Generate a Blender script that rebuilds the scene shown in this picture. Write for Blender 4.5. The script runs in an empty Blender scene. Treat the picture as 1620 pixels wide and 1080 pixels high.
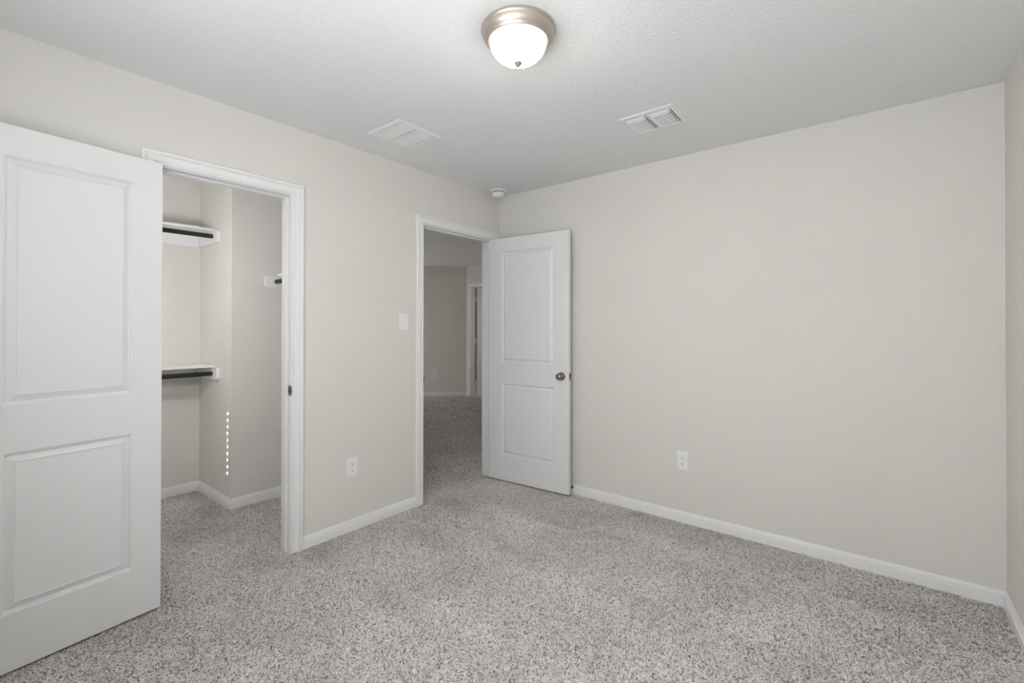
import bpy, bmesh, math, random
import numpy as np
from mathutils import Vector, Matrix
random.seed(4)
C = bpy.context.scene.collection
scene = bpy.context.scene

# ---------------------------------------------------------------- camera
F_PX, YAW, HY = 730.62, 128.839, 513.60
CAM = Vector((2.6429, -3.1120, 1.2921))
PITCH, ROLL = 0.0054, 0.0013
W, L, H = 3.084, 3.42, 2.44            # room: x 0..W, y -L..0, z 0..H
cd = bpy.data.cameras.new('camera'); cam = bpy.data.objects.new('camera', cd); C.objects.link(cam)
a = math.radians(YAW)
Fv = Vector((math.cos(a), math.sin(a), 0)); Rv = Vector((math.sin(a), -math.cos(a), 0)); Uv = Vector((0, 0, 1))
F2 = Fv*math.cos(PITCH) + Uv*math.sin(PITCH); U2 = Uv*math.cos(PITCH) - Fv*math.sin(PITCH)
R3 = Rv*math.cos(ROLL) + U2*math.sin(ROLL); U3 = U2*math.cos(ROLL) - Rv*math.sin(ROLL)
m = Matrix((R3, U3, -F2)).transposed().to_4x4(); m.translation = CAM
cam.matrix_world = m
cd.sensor_width = 36; cd.lens = 36*F_PX/1620; cd.shift_y = -(540-HY)/1620; cd.clip_start = 0.02
scene.camera = cam

# ---------------------------------------------------------------- light and exposure
scene.view_settings.view_transform = 'Standard'; scene.view_settings.look = 'None'
scene.view_settings.gamma = 1; scene.view_settings.use_curve_mapping = False
scene.view_settings.exposure = 0.78
w = bpy.data.worlds.new('world'); scene.world = w; w.use_nodes = True
w.node_tree.nodes['Background'].inputs[0].default_value = (0.75, 0.85, 1, 1)
w.node_tree.nodes['Background'].inputs[1].default_value = 0.6

def area(name, loc, d, sx, sy, power, col=(1, 1, 1), spread=180):
    l = bpy.data.lights.new(name, 'AREA'); l.shape = 'RECTANGLE'; l.size = sx; l.size_y = sy
    l.energy = power; l.color = col; l.spread = math.radians(spread)
    o = bpy.data.objects.new(name, l); C.objects.link(o); o.location = loc
    o.rotation_euler = Vector(d).to_track_quat('-Z', 'Y').to_euler(); return o
WX0, WX1, WZ0, WZ1 = 1.15, 2.85, 0.62, 2.10      # the bedroom window in the rear wall
for k in range(4):                                # daylight thrown up and in by the tilted blind, in four bands
    hb = (WZ1-WZ0)/4
    area('window_daylight', ((WX0+WX1)/2, -L+0.11, WZ0+hb*(k+.5)), (0, 1, 0.36), WX1-WX0, hb, 4.9, (0.95, 0.98, 1.0))
area('hall_fill_light', (-5.5, 0.2, 1.4), (1, 0.35, -1.1), 1.0, 1.2, 26, (1, 0.985, 0.96))  # unseen area light added to brighten the hall, no window there
area('far_room_fill_light', (-1.7, 4.3, 1.4), (-1, 0, 0), 1.0, 1.2, 5, (1, 1, 1))  # added light for the far door leaf, its room has no window
SUN_DIR = Vector((-2.66, 1.53, -1.21))
sl = bpy.data.lights.new('sun', 'SUN'); sl.energy = 30; sl.angle = math.radians(0.2); sl.color = (1, .98, .95)
so = bpy.data.objects.new('sun', sl); C.objects.link(so); so.location = (8, -9, 5)
so.rotation_euler = SUN_DIR.to_track_quat('-Z', 'Y').to_euler()

# ---------------------------------------------------------------- materials
def mat(name, col, rough=0.5, metal=0, bump=None, spec=0.5, var=None):
    M = bpy.data.materials.new(name); M.use_nodes = True; nt = M.node_tree; N = nt.nodes; K = nt.links
    b = N['Principled BSDF']; b.inputs['Roughness'].default_value = rough
    b.inputs['Metallic'].default_value = metal; b.inputs['Specular IOR Level'].default_value = spec
    tc = N.new('ShaderNodeNewGeometry')
    n = N.new('ShaderNodeTexNoise'); n.inputs['Scale'].default_value = var[0] if var else 3
    K.new(tc.outputs['Position'], n.inputs['Vector'])
    r = N.new('ShaderNodeMix'); r.data_type = 'RGBA'
    v = var[1] if var else 0.015
    r.inputs['A'].default_value = (*[c*(1-v) for c in col], 1); r.inputs['B'].default_value = (*[min(1, c*(1+v)) for c in col], 1)
    K.new(n.outputs['Fac'], r.inputs['Factor']); K.new(r.outputs['Result'], b.inputs['Base Color'])
    if bump:
        sc, st, dist = bump
        t = N.new('ShaderNodeTexNoise'); t.inputs['Scale'].default_value = sc; t.inputs['Detail'].default_value = 3; t.inputs['Roughness'].default_value = .55
        K.new(tc.outputs['Position'], t.inputs['Vector'])
        bp = N.new('ShaderNodeBump'); bp.inputs['Strength'].default_value = st; bp.inputs['Distance'].default_value = dist
        K.new(t.outputs['Fac'], bp.inputs['Height']); K.new(bp.outputs['Normal'], b.inputs['Normal'])
    return M
M_wall = mat('wall_paint', (0.775, 0.755, 0.715), 0.75, bump=(75, 0.55, 0.006), spec=.3)
M_ceil = mat('ceiling_paint', (0.84, 0.845, 0.855), 0.85, bump=(66, 0.5, 0.006), spec=.2)
M_trim = mat('white_trim_paint', (0.87, 0.87, 0.875), 0.38)
M_door = mat('white_door_paint', (0.825, 0.825, 0.83), 0.42)
M_plate = mat('white_plastic', (0.88, 0.88, 0.89), 0.35)
M_slot = mat('dark_slot', (0.03, 0.03, 0.03), 0.6)
M_nickel = mat('brushed_nickel', (0.27, 0.25, 0.235), 0.24, 1.0)
M_finial = mat('finial_nickel', (0.30, 0.23, 0.17), 0.45, 0.6)
M_satin = mat('satin_nickel_ring', (0.58, 0.52, 0.455), 0.47, 1.0)
M_rod = mat('black_rod', (0.012, 0.012, 0.013), 0.45)
M_vent = mat('vent_enamel', (0.88, 0.88, 0.89), 0.4)
M_duct = mat('duct_shade', (0.06, 0.06, 0.065), 0.8)  # near-black, paints the shade seen between the louvers
M_rubber = mat('dark_rubber', (0.03, 0.03, 0.03), 0.6)
M_dark = mat('far_room_shade', (0.13, 0.125, 0.12), 0.9)  # dark colour stands in for the shade of the far room
M_glass = mat('window_glass', (0.9, 0.95, 1), 0.05)
def glass_lamp():
    M = bpy.data.materials.new('lit_frosted_glass'); M.use_nodes = True; b = M.node_tree.nodes['Principled BSDF']
    b.inputs['Base Color'].default_value = (0.9, 0.87, 0.8, 1); b.inputs['Roughness'].default_value = .3
    nt = M.node_tree; N = nt.nodes; K = nt.links                      # glow shaped into a ring, dimmed at the finial and toward the rim
    tc = N.new('ShaderNodeTexCoord'); mp = N.new('ShaderNodeMapping'); mp.inputs['Scale'].default_value = (1, 1, 0)
    ln = N.new('ShaderNodeVectorMath'); ln.operation = 'LENGTH'
    r = N.new('ShaderNodeMapRange'); r.inputs['From Min'].default_value = .070; r.inputs['From Max'].default_value = .108
    r.interpolation_type = 'SMOOTHSTEP'; r.inputs['To Min'].default_value = 60; r.inputs['To Max'].default_value = .56
    K.new(tc.outputs['Object'], mp.inputs[0]); K.new(mp.outputs[0], ln.inputs[0]); K.new(ln.outputs['Value'], r.inputs['Value']); 
    r2 = N.new('ShaderNodeMapRange'); r2.interpolation_type = 'SMOOTHSTEP'; r2.inputs['From Min'].default_value = .026; r2.inputs['From Max'].default_value = .060
    r2.inputs['To Min'].default_value = .02; r2.inputs['To Max'].default_value = 1; K.new(ln.outputs['Value'], r2.inputs['Value'])
    mu = N.new('ShaderNodeMath'); mu.operation = 'MULTIPLY'; K.new(r.outputs['Result'], mu.inputs[0]); K.new(r2.outputs['Result'], mu.inputs[1])
    K.new(mu.outputs[0], b.inputs['Emission Strength'])
    b.inputs['Emission Color'].default_value = (1, 0.965, 0.90, 1); return M
M_lamp = glass_lamp()
M_disc = mat('fill_disc', (.9, .9, .88), .4); M_disc.node_tree.nodes['Principled BSDF'].inputs['Emission Color'].default_value = (.98, .98, .985, 1)
M_disc.node_tree.nodes['Principled BSDF'].inputs['Emission Strength'].default_value = 32  # glow of the added closet fill light
def carpet(name, tuft):
    M = bpy.data.materials.new(name); M.use_nodes = True; nt = M.node_tree; N = nt.nodes; K = nt.links
    b = N['Principled BSDF']; b.inputs['Roughness'].default_value = 1; b.inputs['Specular IOR Level'].default_value = .05
    g = N.new('ShaderNodeNewGeometry'); cr = N.new('ShaderNodeValToRGB'); e = cr.color_ramp.elements
    e[0].position = 0.0; e[0].color = (0.16, 0.13, 0.12, 1); e[1].position = 1; e[1].color = (0.93, 0.90, 0.87, 1)
    for p_, c_ in ((0.14, (0.26, 0.22, 0.20, 1)), (0.24, (0.78, 0.725, 0.705, 1)), (0.6, (0.92, 0.87, 0.84, 1))):
        k = cr.color_ramp.elements.new(p_); k.color = c_
    if tuft:
        K.new(g.outputs['Random Per Island'], cr.inputs[0])
    else:
        n = N.new('ShaderNodeTexNoise'); n.inputs['Scale'].default_value = 170; n.inputs['Detail'].default_value = 2
        K.new(g.outputs['Position'], n.inputs['Vector']); K.new(n.outputs['Fac'], cr.inputs[0])
    K.new(cr.outputs[0], b.inputs['Base Color']); return M
M_tuft = carpet('carpet_yarn', True); M_back = carpet('carpet_backing', False)

# ---------------------------------------------------------------- mesh helpers
class MB:
    def __init__(s): s.bm = bmesh.new(); s.smooth = False
    def box(s, x0, x1, y0, y1, z0, z1):
        vs = [s.bm.verts.new(p) for p in ((x0,y0,z0),(x1,y0,z0),(x1,y1,z0),(x0,y1,z0),(x0,y0,z1),(x1,y0,z1),(x1,y1,z1),(x0,y1,z1))]
        for f in ((0,3,2,1),(4,5,6,7),(0,1,5,4),(1,2,6,5),(2,3,7,6),(3,0,4,7)): s.bm.faces.new([vs[i] for i in f])
        return vs
    def loft(s, rings, closed_ring=True, caps=True):
        R = [[s.bm.verts.new(p) for p in r] for r in rings]; n = len(R[0])
        for A, B in zip(R, R[1:]):
            for i in range(n if closed_ring else n-1):
                s.bm.faces.new((A[i], A[(i+1) % n], B[(i+1) % n], B[i]))
        if caps and closed_ring: s.bm.faces.new(R[0][::-1]); s.bm.faces.new(R[-1])
    def lathe(s, prof, n=48, M=Matrix()):
        rings = []
        for k in range(n):
            t = 2*math.pi*k/n
            rings.append([s.bm.verts.new(M @ Vector((r*math.cos(t), r*math.sin(t), z))) for r, z in prof])
        for k in range(n):
            A, B = rings[k], rings[(k+1) % n]
            for i in range(len(prof)-1):
                s.bm.faces.new((A[i], B[i], B[i+1], A[i+1]))
        bmesh.ops.remove_doubles(s.bm, verts=s.bm.verts, dist=1e-5)
    def build(s, name, material, parent=None, smooth=False, bevel=0, auto=None, **kw):
        bmesh.ops.recalc_face_normals(s.bm, faces=s.bm.faces)
        me = bpy.data.meshes.new(name); s.bm.to_mesh(me); s.bm.free()
        if smooth or auto is not None:
            for p in me.polygons: p.use_smooth = True
        if auto is not None: me.set_sharp_from_angle(angle=math.radians(auto))
        for mm in (material if isinstance(material, (list, tuple)) else [material]): me.materials.append(mm)
        o = bpy.data.objects.new(name, me); C.objects.link(o)
        if parent: o.parent = parent
        if bevel:
            b = o.modifiers.new('bevel', 'BEVEL'); b.width = bevel; b.segments = 2; b.limit_method = 'ANGLE'; b.angle_limit = math.radians(60)
        for k, v in kw.items(): o[k] = v
        return o
def empty(name, loc, rz=0, **kw):
    o = bpy.data.objects.new(name, None); C.objects.link(o); o.location = loc; o.rotation_euler.z = rz; o.empty_display_size = .05
    for k, v in kw.items(): o[k] = v
    return o
def S(lab): return dict(kind='structure', label=lab)
def tube(mb, p0, p1, r, n=20):
    p0, p1 = Vector(p0), Vector(p1); d = (p1-p0).normalized(); q = d.to_track_quat('Z', 'Y').to_matrix()
    mb.loft([[tuple(P + q @ Vector((r*math.cos(2*math.pi*k/n), r*math.sin(2*math.pi*k/n), 0))) for k in range(n)] for P in (p0, p1)])

# ---------------------------------------------------------------- room shell
T = 0.115                                   # wall thickness
CY0, CY1, CZ = -2.470, -1.846, 2.045        # closet clear opening
EY0, EY1, EZ = -0.871, -0.104, 2.045        # entry clear opening
J = 0.018                                   # jamb board thickness
ZB = -0.02
b = MB()
b.box(-T, 0, -L-T, CY0-J, ZB, H); b.box(-T, 0, CY1+J, EY0-J, ZB, H); b.box(-T, 0, EY1+J, 0.0, ZB, H)
b.box(-T, 0, CY0-J, CY1+J, CZ+J, H); b.box(-T, 0, EY0-J, EY1+J, EZ+J, H)
b.build('wall_left', M_wall, category='wall', **S('cream textured wall on the left with the closet and hall doorways'))
b = MB(); b.box(-T, W+T, 0, T, ZB, H); b.build('wall_back', M_wall, category='wall', **S('long blank cream wall on the right behind the open hall door'))
b = MB()
b.box(W, W+T, -L, 0, ZB, H)
b.build('wall_right', M_wall, category='wall', **S('narrow strip of cream wall at the right edge of the photo'))
b = MB()
for q in ((0, WX0, ZB, H), (WX1, W+T, ZB, H), (WX0, WX1, ZB, WZ0), (WX0, WX1, WZ1, H)): b.box(q[0], q[1], -L-T, -L, q[2], q[3])
b.build('wall_front', M_wall, category='wall', **S('cream wall behind the camera that holds the window'))
b = MB(); b.box(-T, W+T, -L-T, T, H, H+.1); b.build('ceiling', M_ceil, category='ceiling', **S('white orange-peel textured bedroom ceiling'))
# closet shell
KX, KY = -1.609, -1.805; KX2, KY2 = -0.971, -1.17; KY0 = -3.05
b = MB(); b.box(KX-T, KX, KY0-T, KY, ZB, H); b.build('wall_closet_back', M_wall, category='wall', **S('back wall of the closet behind the two stacked shelves'))
b = MB(); b.box(KX-T, KX2-T, KY, KY+T, ZB, H); b.box(KX2-T, KX2, KY, KY2+T, ZB, H)
b.build('wall_closet_corner', M_wall, category='wall', **S('cream wall corner jutting into the closet beside the shelf ends'))
b = MB(); b.box(KX2, -T, KY2, KY2+T, ZB, H); b.build('wall_closet_right', M_wall, category='wall', **S('closet end wall hidden behind the right door casing'))
b = MB(); b.box(KX, -T, KY0-T, KY0, ZB, H); b.build('wall_closet_left', M_wall, category='wall', **S('closet end wall hidden behind the open white door'))
b = MB(); b.box(KX-T, -T, KY0-T, KY, H, H+.1); b.box(KX2-T, -T, KY, KY2+T, H, H+.1); b.build('ceiling_closet', M_ceil, category='ceiling', **S('ceiling inside the closet'))
# hall shell
BX, BY = -3.49, 3.14; HX, HY1, HY0 = -5.6, 3.14, KY2+T
dd = BX-HX
b = MB()
D0, D1, DZ = -3.373, -2.60, 2.045            # clear opening of the far hall door
b.box(BX, D0-J, BY, BY+T, ZB, H); b.box(D1+J, -T, BY, BY+T, ZB, H); b.box(D0-J, D1+J, BY, BY+T, DZ+J, H)
b.build('wall_hall_far', M_wall, category='wall', **S('dim hall wall around the far white door'))
b = MB(); q = T*0.7071
b.loft([[(BX, BY, z), (BX-q, BY+q, z), (HX-q, BY-dd+q, z), (HX, BY-dd, z)] for z in (ZB, H)])
b.build('wall_hall_diagonal', M_wall, category='wall', **S('dim beige hall wall seen through the open doorway'))
b = MB(); b.box(HX-T, HX, HY0, BY-dd, ZB, H); b.build('wall_hall_left', M_wall, category='wall', **S('end wall of the hall out of sight'))
b = MB(); b.box(HX, KX2-T, HY0-.05-T, HY0-.05, ZB, H); b.build('wall_hall_near', M_wall, category='wall', **S('hall wall behind the closet'))
b = MB(); b.box(-T, 0, T, BY+T, ZB, H); b.build('wall_hall_right', M_wall, category='wall', **S('hall wall beyond the bedroom doorway'))
b = MB(); b.box(HX-T, -T, HY0-.2, BY+T, H, H+.1); b.build('ceiling_hall', M_ceil, category='ceiling', **S('shadowed hall ceiling above the doorway view'))
# room beyond the far door, its darkness put into the wall colour
b = MB(); b.box(-4.6, -4.5, BY+T, 5.2, ZB, H); b.box(-1.6, -1.5, BY+T, 5.2, ZB, H); b.box(-4.6, -1.5, 5.2, 5.3, ZB, H); b.box(-4.6, -1.5, BY+T, 5.3, H, H+.1)
b.build('wall_far_room', M_dark, category='wall', **S('room behind the far hall door, shade painted as dark walls'))
b = MB(); b.box(-6.2, W+T, -L-T, 5.3, -.12, -.0065); b.build('floor', M_back, category='floor', **S('carpet backing of the bedroom, closet and hall floor'))

# ---------------------------------------------------------------- baseboards
BP = [(0, 0), (.013, 0), (.013, .048), (.0100, .0500), (.0095, .0525), (.0115, .0545), (.0115, .0585), (.0080, .0605), (.0080, .0625), (.0090, .0645), (.0060, .0700), (.0050, .0760), (0, .078)]
def baseboard(name, pts, lab, side=1):
    """pts: polyline along the wall foot, room on the left of travel when side=1; mitred at the joints"""
    b = MB(); P = [Vector(p) for p in pts]; rings = []
    for i, p in enumerate(P):
        ds = []
        if i > 0: ds.append((P[i]-P[i-1]).normalized())
        if i < len(P)-1: ds.append((P[i+1]-P[i]).normalized())
        ns = [Vector((-d.y, d.x))*side for d in ds]; n = sum(ns, Vector((0, 0)));
        n = n.normalized(); n = n/ n.dot(ns[0])
        rings.append([(p.x+n.x*u, p.y+n.y*u, v-.008) for u, v in BP])
    b.loft(rings)
    return b.build(name, M_trim, category='baseboard', auto=25, **S(lab))
CW = 0.068                                   # casing outer edge to clear opening
baseboard('baseboard_left', [(0, EY0-CW), (0, CY1+CW)], 'white baseboard on the left wall between closet and hall doorways')
baseboard('baseboard_back', [(W, -L), (W, 0), (0, 0)], 'white baseboard along the long right hand wall and around its corner')
baseboard('baseboard_front', [(0, CY0-CW), (0, -L), (W, -L)], 'white baseboard behind the open closet door')
baseboard('baseboard_closet', [(-T, KY2), (KX2, KY2), (KX2, KY), (KX, KY), (KX, KY0), (-T, KY0)], 'white baseboard turning the corner inside the closet')
baseboard('baseboard_hall', [(D0-CW, BY), (BX, BY), (HX, BY-dd)], 'white baseboard at the foot of the dim hall wall')
baseboard('baseboard_hall_side', [(-T, T), (-T, BY), (D1+CW, BY)], 'white baseboard of the hall beyond the doorway')

# ---------------------------------------------------------------- casings and jambs
CP = [(.005, 0), (.005, .0070), (.008, .0105), (.013, .0105), (.017, .0070), (.0185, .0070), (.021, .0100), (.030, .0125), (.038, .0140), (.044, .0130), (.0475, .0090), (.049, .0090), (.051, .0145), (.055, .0185), (.063, .0190), (.068, .0155), (.068, 0)]
def casing(b, o, e, n, w, zt):
    """o: foot of clear opening edge 0 (2D), e: unit vector across the opening, n: unit normal out of the wall"""
    o, e, n = Vector(o), Vector(e), Vector(n)
    def P(s, z, v): q = o + e*s + n*v; return (q.x, q.y, z)
    rings = []
    for k in range(4):
        r = []
        for u, v in CP:
            s = -u if k < 2 else w+u; z = -.008 if k in (0, 3) else zt+u
            r.append(P(s, z, v))
        rings.append(r)
    b.loft(rings)
def frame(name, o, e, n, w, zt, lab, stop_at, strike=None, back=True):
    """door frame: casing on both faces, jamb boards and stops"""
    b = MB(); casing(b, o, e, n, w, zt); r = b.build(name, M_trim, category='door frame', auto=28, **S(lab))
    o2, e2, n2 = Vector(o), Vector(e), Vector(n)
    if back:
        b = MB(); casing(b, o2 - n2*T, e, -n2, w, zt); b.build('casing', M_trim, r, auto=28)
    def bx(b, s0, s1, d0, d1, z0, z1):
        p = o2 + e2*s0 + n2*d0; q = o2 + e2*s1 + n2*d1
        b.box(min(p.x, q.x), max(p.x, q.x), min(p.y, q.y), max(p.y, q.y), z0, z1)
    b = MB(); bx(b, -J, 0, -T, 0, -.008, zt+J); bx(b, w, w+J, -T, 0, -.008, zt+J); bx(b, 0, w, -T, 0, zt, zt+J)
    b.build('jamb', M_trim, r, bevel=.001)
    s0, s1 = stop_at; b = MB()
    bx(b, 0, .011, s0, s1, -.008, zt-.011); bx(b, w-.011, w, s0, s1, -.008, zt-.011); bx(b, 0, w, s0, s1, zt-.011, zt)
    b.build('stop', M_trim, r, bevel=.003)
    return r
# T - depth of the frames: the leaf closes flush with the room face, so the stop sits behind 37 mm
fc = frame('trim_1', (0, CY0), (0, 1), (1, 0), CY1-CY0, CZ, 'white moulded casing and jamb around the closet doorway', (-.072, -.037))
fe = frame('trim_2', (0, EY0), (0, 1), (1, 0), EY1-EY0, EZ, 'white moulded casing and jamb around the doorway to the hall', (-.072, -.037))
fh = frame('trim_3', (D0, BY), (1, 0), (0, -1), D1-D0, DZ, 'white casing around the far door across the hall', (-.078, -.043))
# strike plates: closet on its right jamb, entry on its left jamb
def strike(parent, y, sgn, z):
    n = 14; b = MB(); pts = []
    # plate in the x z plane with a curved lip toward the room
    out = [(-.030, -.029), (-.002, -.029), (.005, -.024), (.0085, -.014), (.010, 0), (.0085, .014), (.005, .024), (-.002, .029), (-.030, .029)]
    b.loft([[(x, y + sgn*v, z+zz) for x, zz in out] for v in (0, .0016)])
    o = b.build('strike_plate', M_nickel, parent, bevel=.0005, label='satin nickel strike plate')
    b = MB(); b.box(-.023, -.010, min(y+sgn*.0012, y+sgn*.0022), max(y+sgn*.0012, y+sgn*.0022), z-.013, z+.013); b.build('latch_hole', M_slot, o)
strike(fc, CY1, -1, 0.927); strike(fe, EY0, 1, 0.915)

# ---------------------------------------------------------------- doors
PROF = [(0, 0), (.003, -.0030), (.007, -.0042), (.009, -.0115), (.012, -.0135), (.036, -.0025), (.0375, -.0025), (.0385, -.0050), (.040, -.0050)]
def leaf(name, w, stile, lab, th=.035, z0=.012, z1=2.040, body=1, x0=0):
    """panelled leaf, visible face at local y=0, body toward +y when body=1"""
    b = MB(); rows = [z0, .224, .822, 1.000, 1.932, z1]; cols = [x0, x0+stile, x0+w-stile, x0+w]
    for face in (0, 1):
        y = 0 if face == 0 else th*body; out = -body if face == 0 else body       # outward direction
        for i in range(3):
            for j in range(5):
                xa, xb, za, zb = cols[i], cols[i+1], rows[j], rows[j+1]
                if i == 1 and j in (1, 3):
                    R = [[b.bm.verts.new((x, y+out*v, z)) for x, z in ((xa+u, za+u), (xb-u, za+u), (xb-u, zb-u), (xa+u, zb-u))] for u, v in PROF]
                    for A, B in zip(R, R[1:]):
                        for k in range(4): b.bm.faces.new((A[k], A[(k+1) % 4], B[(k+1) % 4], B[k]))
                    b.bm.faces.new(R[-1])
                else:
                    b.bm.faces.new([b.bm.verts.new(p) for p in ((xa, y, za), (xb, y, za), (xb, y, zb), (xa, y, zb))])
    ya, yb = 0, th*body
    for i in range(3):
        for z in (z0, z1): b.bm.faces.new([b.bm.verts.new(p) for p in ((cols[i], ya, z), (cols[i+1], ya, z), (cols[i+1], yb, z), (cols[i], yb, z))])
    for j in range(5):
        for x in (x0, x0+w): b.bm.faces.new([b.bm.verts.new(p) for p in ((x, ya, rows[j]), (x, yb, rows[j]), (x, yb, rows[j+1]), (x, ya, rows[j+1]))])
    bmesh.ops.remove_doubles(b.bm, verts=b.bm.verts, dist=1e-5)
    return b.build(name, M_door, category='door', bevel=.0012, **S(lab))
KN = [(0, .062), (.010, .0615), (.018, .059), (.0235, .054), (.0262, .047), (.0250, .040), (.0205, .034), (.0150, .030), (.0135, .026), (.0150, .021), (.022, .017), (.0290, .011), (.0325, .004), (.0325, 0), (0, 0)]
def knob(parent, x, y, z, out):
    b = MB(); M = Matrix.Translation((x, y, z)) @ Matrix.Rotation(-math.pi/2*out, 4, 'X')
    b.lathe(KN, 40, M); k = b.build('knob', M_nickel, parent, smooth=True, label='satin nickel door knob'); return k
def latch(parent, x, y0, y1, z):
    ym = (y0+y1)/2; b = MB(); b.box(x-.001, x+.0012, ym-.0125, ym+.0125, z-.028, z+.028)
    o = b.build('latch_plate', M_nickel, parent, bevel=.0006)
    b = MB(); b.loft([[(x+d, ym-.007, z-s), (x+d, ym+.007, z-s), (x+d*1.0, ym+.007, z+s), (x+d, ym-.007, z+s)] for d, s in ((0, .009), (.009, .008))]); b.build('latch_bolt', M_nickel, o)
def hinges(parent, x, y, mt=M_nickel, zs=(.22, 1.02, 1.83), leaf_to=None):
    for z in zs:
        b = MB(); tube(b, (x, y, z-.045), (x, y, z+.045), .0055, 12)
        for k in (-1, 1): tube(b, (x, y, z+k*.045), (x, y, z+k*.050), .004, 12)
        if leaf_to: b.box(min(x, leaf_to[0]), max(x, leaf_to[0]), min(y, leaf_to[1]), max(y, leaf_to[1]), z-.044, z+.044)
        b.build('hinge', mt, parent, auto=40)
# entry door, swung open against the back wall
de = leaf('door_1', .762, .132, 'white two panel door standing open against the long right wall', x0=.008)
de.location = (0.0, -.150, 0); de.rotation_euler.z = math.radians(4.4)
knob(de, .708, 0, .915, -1); knob(de, .708, .035, .915, 1); latch(de, .770, 0, .035, .915); hinges(de, .004, .041, leaf_to=(.010, .036))
# closet door, folded back against the left wall
dc = leaf('door_2', .610, .108, 'large white two panel closet door open at the left edge', body=-1, z0=.010, z1=2.045)
dc.location = (.053, -2.466, 0); dc.rotation_euler.z = math.radians(-83)
knob(dc, .55, 0, .955, 1); knob(dc, .55, -.035, .955, -1).scale = (1, 1, 1); latch(dc, .610, -.035, 0, .955); hinges(dc, -.002, -.042, leaf_to=(.004, -.036))
# far hall door, opened away into the dark room
dh = leaf('door_3', .760, .125, 'partly hidden white door across the dim hall, opened away', body=1)
dh.location = (D0+.045, BY+T+.010, 0); dh.rotation_euler.z = math.radians(88)
hinges(dh, -.004, .041, M_trim, leaf_to=(-.012, .012), zs=(.24, 1.03, 1.82))

# ---------------------------------------------------------------- closet shelves and rods
def cleat(b, p, e, n, ln, z0, z1, th=.018, ch=.014):
    """cleat board on a wall: starts at p, runs ln along e, thickness along n, clipped corners at the far end"""
    p, e, n = Vector(p), Vector(e), Vector(n)
    out = [(0, z0), (ln-ch, z0), (ln, z0+ch), (ln, z1-ch), (ln-ch, z1), (0, z1)]
    b.loft([[((p+e*s+n*t).x, (p+e*s+n*t).y, z) for s, z in out] for t in (0, th)])
def shelf(loc_z, lab, grp=None):
    z0, z1 = loc_z-.092, loc_z
    r = empty('closet_shelf', (KX, KY0, loc_z), label=lab, category='shelf', group='stacked closet shelves')
    def par(o): o.parent = r; o.matrix_parent_inverse = Matrix.Translation((-KX, -KY0, -loc_z)); return o
    b = MB(); b.box(KX, KX+.322, KY0, KY, z1, z1+.019); par(b.build('board', M_trim, bevel=.002))
    b = MB(); b.box(KX, KX+.018, KY0, KY-.018, z0, z1); par(b.build('back_cleat', M_trim, bevel=.002))
    b = MB(); cleat(b, (KX, KY), (1, 0), (0, -1), .418, z0, z1); par(b.build('end_cleat', M_trim, bevel=.002))
    b = MB(); cleat(b, (KX, KY0), (1, 0), (0, 1), .418, z0, z1); par(b.build('end_cleat', M_trim, bevel=.002))
    return r
def rod(p0, p1, lab, grp=None):
    p0, p1 = Vector(p0), Vector(p1); b = MB(); d = p1-p0
    tube(b, (0, 0, 0), d, .0165, 24)
    u = d.normalized()
    o = b.build('clothes_rod', M_rod, category='clothes rod', label=lab, auto=40)
    if grp: o['group'] = grp
    o.location = p0; return o
shelf(2.012, 'upper white shelf in the closet, high above the carpet')
shelf(.988, 'lower white shelf in the closet, at waist height')
rod((KX+.322, KY0+.018, 1.972), (KX+.322, KY-.018, 1.972), 'black rod under the upper closet shelf', 'black rods under the stacked shelves')
rod((KX+.322, KY0+.018, .942), (KX+.322, KY-.018, .942), 'black rod under the lower closet shelf', 'black rods under the stacked shelves')
r = empty('closet_shelf', (KX2, KY2, 1.678), label='short white shelf just showing beside the right closet jamb', category='shelf')
b = MB(); b.box(KX2, -T, KY2-.322, KY2, 1.678, 1.697); o = b.build('board', M_trim, r, bevel=.002)
b = MB(); cleat(b, (KX2, KY2), (0, -1), (1, 0), .412, 1.588, 1.678); o2 = b.build('end_cleat', M_trim, r, bevel=.002)
b = MB(); b.box(KX2+.018, -T, KY2-.018, KY2, 1.588, 1.678); o3 = b.build('back_cleat', M_trim, r, bevel=.002)
b = MB(); cleat(b, (-T, KY2), (0, -1), (-1, 0), .412, 1.588, 1.678); o4 = b.build('end_cleat', M_trim, r, bevel=.002)
for q in (o, o2, o3, o4): q.matrix_parent_inverse = Matrix.Translation((-KX2, -KY2, -1.678))
rod((KX2+.018, KY2-.331, 1.637), (-T-.018, KY2-.331, 1.637), 'stub of black rod beside the right closet jamb')

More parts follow.
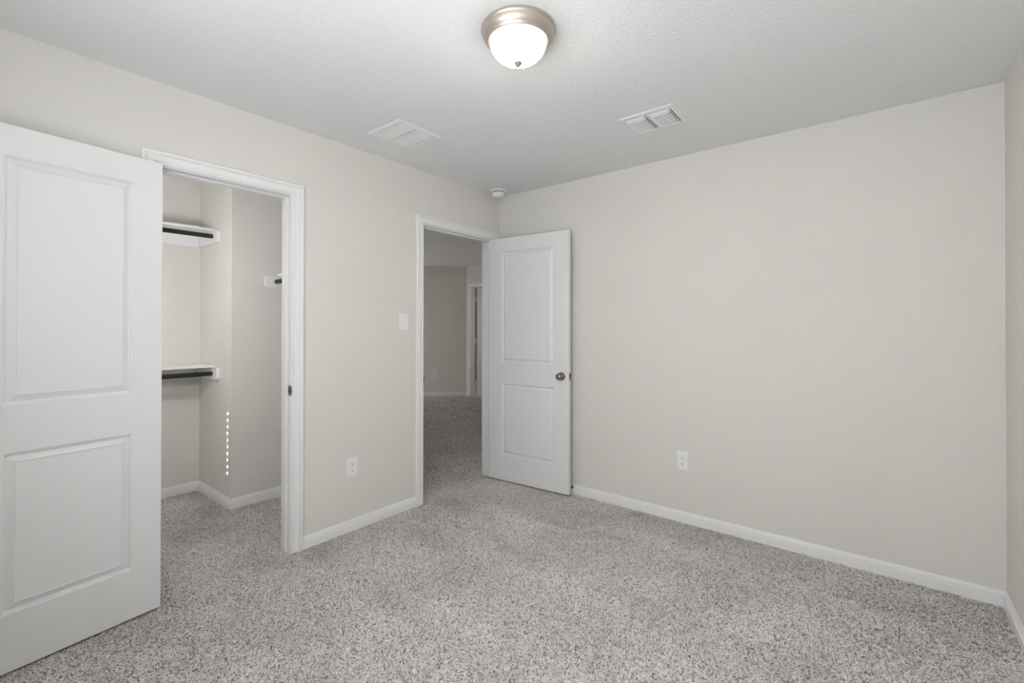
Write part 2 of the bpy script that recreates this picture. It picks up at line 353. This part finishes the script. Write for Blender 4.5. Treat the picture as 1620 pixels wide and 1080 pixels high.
# ---------------------------------------------------------------- switch and outlets
def plate_mb(w=.0775, h=.122, d=.006):
    b = MB(); i = .0045
    b.loft([[(-w/2, 0, -h/2), (w/2, 0, -h/2), (w/2, 0, h/2), (-w/2, 0, h/2)],
            [(-w/2, -.0025, -h/2), (w/2, -.0025, -h/2), (w/2, -.0025, h/2), (-w/2, -.0025, h/2)],
            [(-w/2+i, -d, -h/2+i), (w/2-i, -d, -h/2+i), (w/2-i, -d, h/2-i), (-w/2+i, -d, h/2-i)]])
    return b
def outlet(loc, rz, lab):
    r = plate_mb().build('wall_outlet', M_plate, label=lab, category='outlet', group='white wall outlets')
    r.location = loc; r.rotation_euler.z = rz
    for s in (-1, 1):
        b = MB(); cz = s*.0195; pts = []
        for k in range(32):
            t = 2*math.pi*k/32; pts.append((.0175*math.cos(t), max(-.0135, min(.0135, .0175*math.sin(t)))))
        b.loft([[(x, y, cz+z) for x, z in pts] for y in (-.005, -.0076)]); f = b.build('socket', M_plate, r, bevel=.0006)
        b = MB(); b.box(-.0075, -.0050, -.0082, -.0070, cz+.0005, cz+.0085); b.box(.0050, .0072, -.0082, -.0070, cz+.0005, cz+.0075)
        M = Matrix.Translation((0, -.0071, cz-.0068)) @ Matrix.Rotation(math.pi/2, 4, 'X'); b.lathe([(0, .0012), (.0030, .0012), (.0030, 0)], 14, M)
        b.build('slots', M_slot, f)
    b = MB(); b.lathe([(0, .0015), (.0025, .0012), (.003, 0)], 14, Matrix.Translation((0, -.0058, 0)) @ Matrix.Rotation(math.pi/2, 4, 'X')); b.build('screw', M_plate, r)
    return r
outlet((1.5975, 0, .4045), 0, 'white outlet low on the long right hand wall')
outlet((0, -1.455, .402), math.pi/2, 'white outlet on the left wall between closet and hall doorway')
hp = Vector((-3.94, 2.69, 0))
outlet((BX-.42, BY-.42, .415), math.radians(45), 'small outlet on the dim hall wall beyond the doorway')
r = plate_mb().build('light_switch', M_plate, label='white toggle light switch on the left wall beside the hall doorway', category='light switch')
r.location = (0, -1.0515, 1.329); r.rotation_euler.z = math.pi/2
b = MB(); b.box(-.0052, .0052, -.0072, -.005, -.012, .012); fz = b.build('toggle_frame', M_plate, r, bevel=.0005)
b = MB(); b.loft([[(-.004, -.006, -.004), (.004, -.006, -.004), (.004, -.006, .005), (-.004, -.006, .005)], [(-.0033, -.018, .004), (.0033, -.018, .004), (.0033, -.0165, .010), (-.0033, -.0165, .010)]]); b.build('toggle', M_plate, r, bevel=.0008)
for s in (-1, 1):
    b = MB(); b.lathe([(0, .0012), (.0024, .001), (.0028, 0)], 14, Matrix.Translation((0, -.0058, s*.030)) @ Matrix.Rotation(math.pi/2, 4, 'X')); b.build('screw', M_satin, r)

# ---------------------------------------------------------------- door stop on the baseboard behind the hall door
r = empty('door_stop', (.752, -.011, .052), label='small spring door stop on the baseboard behind the open hall door', category='door stop')
b = MB(); n = 9*12; prev = []
for k in range(n+1):
    t = 2*math.pi*k/12; c = Vector((.0065*math.cos(t), -.006-.050*k/n, .0065*math.sin(t)))
    q = Vector((math.cos(t), 0, math.sin(t))); prev.append([tuple(c + q*(.0014*math.cos(u)) + Vector((0, 1, 0))*(.0014*math.sin(u))) for u in (0, 1.257, 2.513, 3.77, 5.027)])
b.loft(prev); b.build('spring', M_nickel, r, smooth=True)
b = MB(); b.lathe([(0, 0), (.011, 0), (.011, .004), (.007, .008), (0, .008)], 20, Matrix.Rotation(math.pi/2, 4, 'X')); b.build('base', M_nickel, r, auto=40)
b = MB(); b.lathe([(0, 0), (.0075, 0), (.009, .003), (.009, .010), (.006, .014), (0, .0145)], 20, Matrix.Translation((0, -.054, 0)) @ Matrix.Rotation(math.pi/2, 4, 'X')); b.build('rubber_tip', M_rubber, r, auto=40)

# ---------------------------------------------------------------- ceiling light
r = empty('ceiling_light', (1.546, -1.714, H), label='round flush ceiling light with glowing frosted glass dome', category='ceiling light')
b = MB(); b.lathe([(.136, -.001), (.142, -.003), (.1425, -.010), (.139, -.013), (.1375, -.016), (.137, -.022), (.133, -.032), (.126, -.041), (.1205, -.045), (.1195, -.049), (.1165, -.051), (.1135, -.050), (.1115, -.046), (.110, -.040), (.02, -.030)], 96)
b.build('metal_ring', M_satin, r, smooth=True, auto=50, label='satin nickel ring')
b = MB(); prof = [(.1105*math.cos(t), -.047-.082*math.sin(t)**1.0) for t in [math.pi/2*k/20 for k in range(21)]]; prof[-1] = (0, prof[-1][1])
b.lathe([(.1085, -.040)]+prof, 96); b.build('glass_dome', M_lamp, r, smooth=True, label='frosted white glass dome')
b = MB(); b.lathe([(0, -.126), (.0135, -.127), (.0140, -.130), (.0125, -.133), (.0085, -.137), (.0070, -.141), (.004, -.1435), (0, -.144)], 32); b.build('finial', M_finial, r, smooth=True)

# fill light added to brighten the closet, unseen on its front wall
r = empty('closet_fill_light', (-T, -2.78, 1.60), label='added round fill light inside the closet, unseen behind the open door', category='fill light'); r.rotation_euler.y = math.radians(-90)
b = MB(); b.lathe([(0, 0), (.152, 0), (.152, .020), (.148, .028), (.140, .030), (0, .024)], 64); b.build('rim', M_plate, r, auto=35)
b = MB(); b.lathe([(0, .025), (.140, .026), (.135, .038), (.110, .048), (.06, .054), (0, .056)], 64); b.build('diffuser', M_disc, r, auto=35)

# ---------------------------------------------------------------- smoke detector
r = empty('smoke_detector', (.118, -.163, H), label='small round white smoke detector on the ceiling corner above the hall door', category='smoke detector')
b = MB(); b.lathe([(0, 0), (.069, 0), (.0695, -.006), (.067, -.010), (.060, -.012), (.054, -.014), (0, -.014)], 64); b.build('base', M_plate, r, auto=35)
b = MB(); b.lathe([(0, -.013), (.050, -.013), (.050, -.018), (0, -.018)], 64); b.build('air_gap', M_slot, r, auto=35)
b = MB(); b.lathe([(.050, -.018), (.054, -.020), (.0545, -.030), (.052, -.040), (.045, -.048), (.036, -.053), (.020, -.055), (0, -.0555)], 64); b.build('cover', M_plate, r, auto=35)

# ---------------------------------------------------------------- ceiling vents
x0, x1, y0, y1 = .267, .567, -1.527, -1.219
r = empty('return_vent', ((x0+x1)/2, (y0+y1)/2, H), label='square flat white ceiling grille nearest the left wall', category='vent')
hx, hy = (x1-x0)/2, (y1-y0)/2
def vent_frame(hx, hy, ops, d=.006, parent=None, thick=.0):
    b = MB(); xs = sorted({-hx+.006, hx-.006, *[v for o in ops for v in o[:2]]}); ys = sorted({-hy+.006, hy-.006, *[v for o in ops for v in o[2:]]})
    for i in range(len(xs)-1):
        for j in range(len(ys)-1):
            cx_, cy_ = (xs[i]+xs[i+1])/2, (ys[j]+ys[j+1])/2
            if any(o[0] < cx_ < o[1] and o[2] < cy_ < o[3] for o in ops): continue
            b.bm.faces.new([b.bm.verts.new((x, y, -d)) for x, y in ((xs[i], ys[j]), (xs[i+1], ys[j]), (xs[i+1], ys[j+1]), (xs[i], ys[j+1]))])
    bmesh.ops.remove_doubles(b.bm, verts=b.bm.verts, dist=1e-5)
    e = [k for k in b.bm.edges if k.is_boundary]
    g = bmesh.ops.extrude_edge_only(b.bm, edges=e); vs = [v for v in g['geom'] if isinstance(v, bmesh.types.BMVert)]
    for v in vs:
        if abs(abs(v.co.x)-(hx-.006)) < 1e-5 or abs(abs(v.co.y)-(hy-.006)) < 1e-5:
            v.co.z = -.0005
            if abs(abs(v.co.x)-(hx-.006)) < 1e-5: v.co.x = math.copysign(hx, v.co.x)
            if abs(abs(v.co.y)-(hy-.006)) < 1e-5: v.co.y = math.copysign(hy, v.co.y)
        else: v.co.z = -.001
    return b.build('frame', M_vent, parent)
g1 = [(-hx+.032, hx-.028, -hy+.035, -.009), (-hx+.032, hx-.028, .011, hy-.030)]
vent_frame(hx, hy, g1, .005, r)
b = MB(); b.box(-hx+.03, hx-.026, -hy+.033, hy-.028, -.0012, -.0006); b.build('dark_backing', M_duct, r)  # thin dark sheet in place of the shaded opening
for xa, xb, ya, yb in g1:
    b = MB(); n = 18; p = (xb-xa)/n
    for k in range(n):
        c = xa+p*(k+.5)
        b.loft([[(c+p*.50, ya+.0025, -.0025), (c+p*.50, yb-.0060, -.0025), (c-p*.38, yb-.0060, -.0060), (c-p*.38, ya+.0025, -.0060)],
                [(c+p*.50, ya+.0025, -.0032), (c+p*.50, yb-.0060, -.0032), (c-p*.38, yb-.0060, -.0067), (c-p*.38, ya+.0025, -.0067)]])
    b.build('louvers', M_vent, r)
for yy in (-hy+.014, hy-.014):
    b = MB(); b.lathe([(0, -.0075), (.003, -.007), (.0035, -.005)], 16, Matrix.Translation((.0, yy, 0))); b.build('screw', M_vent, r)

x0, x1, y0, y1 = 1.500, 1.806, -.763, -.508
r = empty('supply_vent', ((x0+x1)/2, (y0+y1)/2, H), label='white ceiling register with two banks of curved louvers', category='vent')
hx, hy = (x1-x0)/2, (y1-y0)/2
g2 = [(-hx+.030, -.010, -hy+.030, hy-.028), (.010, hx-.030, -hy+.030, hy-.028)]
vent_frame(hx, hy, g2, .005, r)
b = MB(); b.box(-hx+.028, hx-.028, -hy+.028, hy-.026, -.0012, -.0006); b.build('dark_backing', M_duct, r)
for xa, xb, ya, yb in g2:
    b = MB(); n = 8; p = (yb-ya-.012)/n
    for k in range(n):
        c = ya+.012+p*(k+.5)
        arc = [(c-p*.30, -.0098), (c-p*.22, -.0112), (c-p*.08, -.0126), (c+p*.06, -.0134)]
        if k == 0: arc = [(c-p*.95, -.0060), (c-p*.6, -.0110), (c-p*.1, -.0140), (c+p*.28, -.0148)]
        rings = []
        for x, sh in ((xa+.003, .0), (xb-.030, 0), (xb-.016, .2), (xb-.008, .55), (xb-.004, .85)):
            lo = [(x, y, z+(-.0025-z)*sh) for y, z in arc]; hi = [(x, y+.0012, z+(-.0025-z)*sh-.0004) for y, z in arc[::-1]]
            rings.append(lo+hi)
        b.loft(rings)
    b.build('louvers', M_vent, r, auto=50)
b = MB(); b.box(-hx+.013, -hx+.017, -hy+.118, -hy+.134, -.018, -.005); b.build('lever', M_vent, r, bevel=.001)
for xx, yy in ((-hx+.012, -hy+.02), (hx-.012, hy-.02)):
    b = MB(); b.lathe([(0, -.0072), (.003, -.0068), (.0035, -.005)], 16, Matrix.Translation((xx, yy, 0))); b.build('screw', M_vent, r)

# ---------------------------------------------------------------- the window and closed blind behind the camera
b = MB()
for q in ((WX0, WX0+.05, WZ0, WZ1), (WX1-.05, WX1, WZ0, WZ1), (WX0, WX1, WZ0, WZ0+.05), (WX0, WX1, WZ1-.05, WZ1)): b.box(q[0], q[1], -L-.10, -L-.06, q[2], q[3])
b.box(WX0-.03, WX1+.03, -L-.06, -L+.03, WZ0-.02, WZ0)
b.build('window_1', M_trim, category='window', **S('bedroom window behind the camera'))
r = empty('window_blind', ((WX0+WX1)/2, -L-.02, WZ1), label='closed white slat blind in the window behind the camera', category='blind')
wx = (WX1-WX0)/2
P0 = Vector((-1.032, KY, .665)); k = (-L-.02-P0.y)/SUN_DIR.y; hit = P0 + SUN_DIR*k      # topmost sun dash traced back to its hole
hxl = hit.x-(WX0+WX1)/2; b = MB(); zt = hit.z - WZ1; step = .0475
edges = [zt + step*.6 - step*i for i in range(11)]
b.box(-wx, wx, -.0006, .0006, edges[0], 0); b.box(-wx, wx, -.0006, .0006, WZ0-WZ1, edges[-1])
for i in range(10):
    za, zb = edges[i+1], edges[i]; zc = (za+zb)/2
    b.box(-wx, hxl-.0068, -.0006, .0006, za, zb); b.box(hxl+.0068, wx, -.0006, .0006, za, zb)
    b.box(hxl-.0068, hxl+.0068, -.0006, .0006, za, zc-.0085); b.box(hxl-.0068, hxl+.0068, -.0006, .0006, zc+.0085, zb)
b.build('slats', M_plate, r)
b = MB(); b.box(-wx, wx, -.02, .02, -.04, 0); b.build('headrail', M_plate, r)


# ---------------------------------------------------------------- carpet pile
def pile(name, rects, lab, seed=1):
    rng = np.random.default_rng(seed); P = []; size = []
    for x0, x1, y0, y1, dens, sz in rects:
        n = int((x1-x0)*(y1-y0)*dens); size.append(np.full(n, sz)); P.append(np.stack([rng.uniform(x0, x1, n), rng.uniform(y0, y1, n)], 1))
    P = np.concatenate(P); size = np.concatenate(size); n = len(P)
    # slowly varying lean of the pile (footmarks)
    lean = np.zeros((n, 2)); hgt = np.zeros(n)
    for k in range(14):
        kv = rng.normal(0, 11, 2); ph = rng.uniform(0, 6.28, 3)
        lean[:, 0] += np.sin(P @ kv + ph[0])*.30; lean[:, 1] += np.sin(P @ kv + ph[1])*.30; hgt += np.sin(P @ (kv*2.2) + ph[2])*.28
    az = rng.uniform(0, 2*np.pi, n); d = np.stack([np.cos(az), np.sin(az)], 1)*1.0 + lean*.45
    d /= np.linalg.norm(d, axis=1)[:, None]
    ln = rng.uniform(.008, .013, n)*size; wd = rng.uniform(.0011, .0018, n)*size
    rise = np.clip(rng.uniform(.25, .75, n) + hgt*.06, .12, 1.0)
    side = np.stack([-d[:, 1], d[:, 0]], 1)
    tw = rng.uniform(-.35, .35, n)
    z0 = -.0065
    def pt(s, z): return np.stack([P[:, 0]+d[:, 0]*s, P[:, 1]+d[:, 1]*s, z], 1)
    c0 = pt(0*ln, z0+0*ln); c1 = pt(ln*.30, z0+.0105*rise*size); c2 = pt(ln*.95, z0+.0115*rise*size)
    sv = np.stack([side[:, 0]*wd*np.cos(tw), side[:, 1]*wd*np.cos(tw), wd*np.sin(tw)], 1)
    V = np.stack([c0-sv*.8, c0+sv*.8, c1-sv, c1+sv, c2+sv*.55, c2-sv*.55], 1).reshape(-1, 3)
    base = (np.arange(n)*6)[:, None]
    F = (base + np.array([[0, 1, 3, 2, 2, 3, 4, 5]])).reshape(-1)
    me = bpy.data.meshes.new(name); me.vertices.add(len(V)); me.vertices.foreach_set('co', V.astype(np.float32).ravel())
    me.loops.add(len(F)); me.loops.foreach_set('vertex_index', F.astype(np.int32))
    me.polygons.add(n*2); me.polygons.foreach_set('loop_start', np.arange(0, n*8, 4, dtype=np.int32))
    me.update(calc_edges=True); me.materials.append(M_tuft)
    o = bpy.data.objects.new(name, me); C.objects.link(o); o['label'] = lab; o['category'] = 'carpet'; o['kind'] = 'stuff'; return o
g = .010
D = (95000, 1.0)
pile('carpet', [(g, W-g, -L+g, -g, *D), (-T, g, CY0, CY1, *D), (-T, g, EY0, EY1, *D), (KX+g, -T, KY0+g, KY-g, *D), (KX2+g, -T, KY-g, KY2-g, *D),
                (-1.7, -T, -.95, 1.9, 32000, 1.35), (-4.2, -1.7, .2, BY-.01, 18000, 1.8), (-1.7, -.5, 1.9, BY-.01, 18000, 1.8)],
     'speckled beige and brown cut pile carpet running through bedroom, closet and hall')
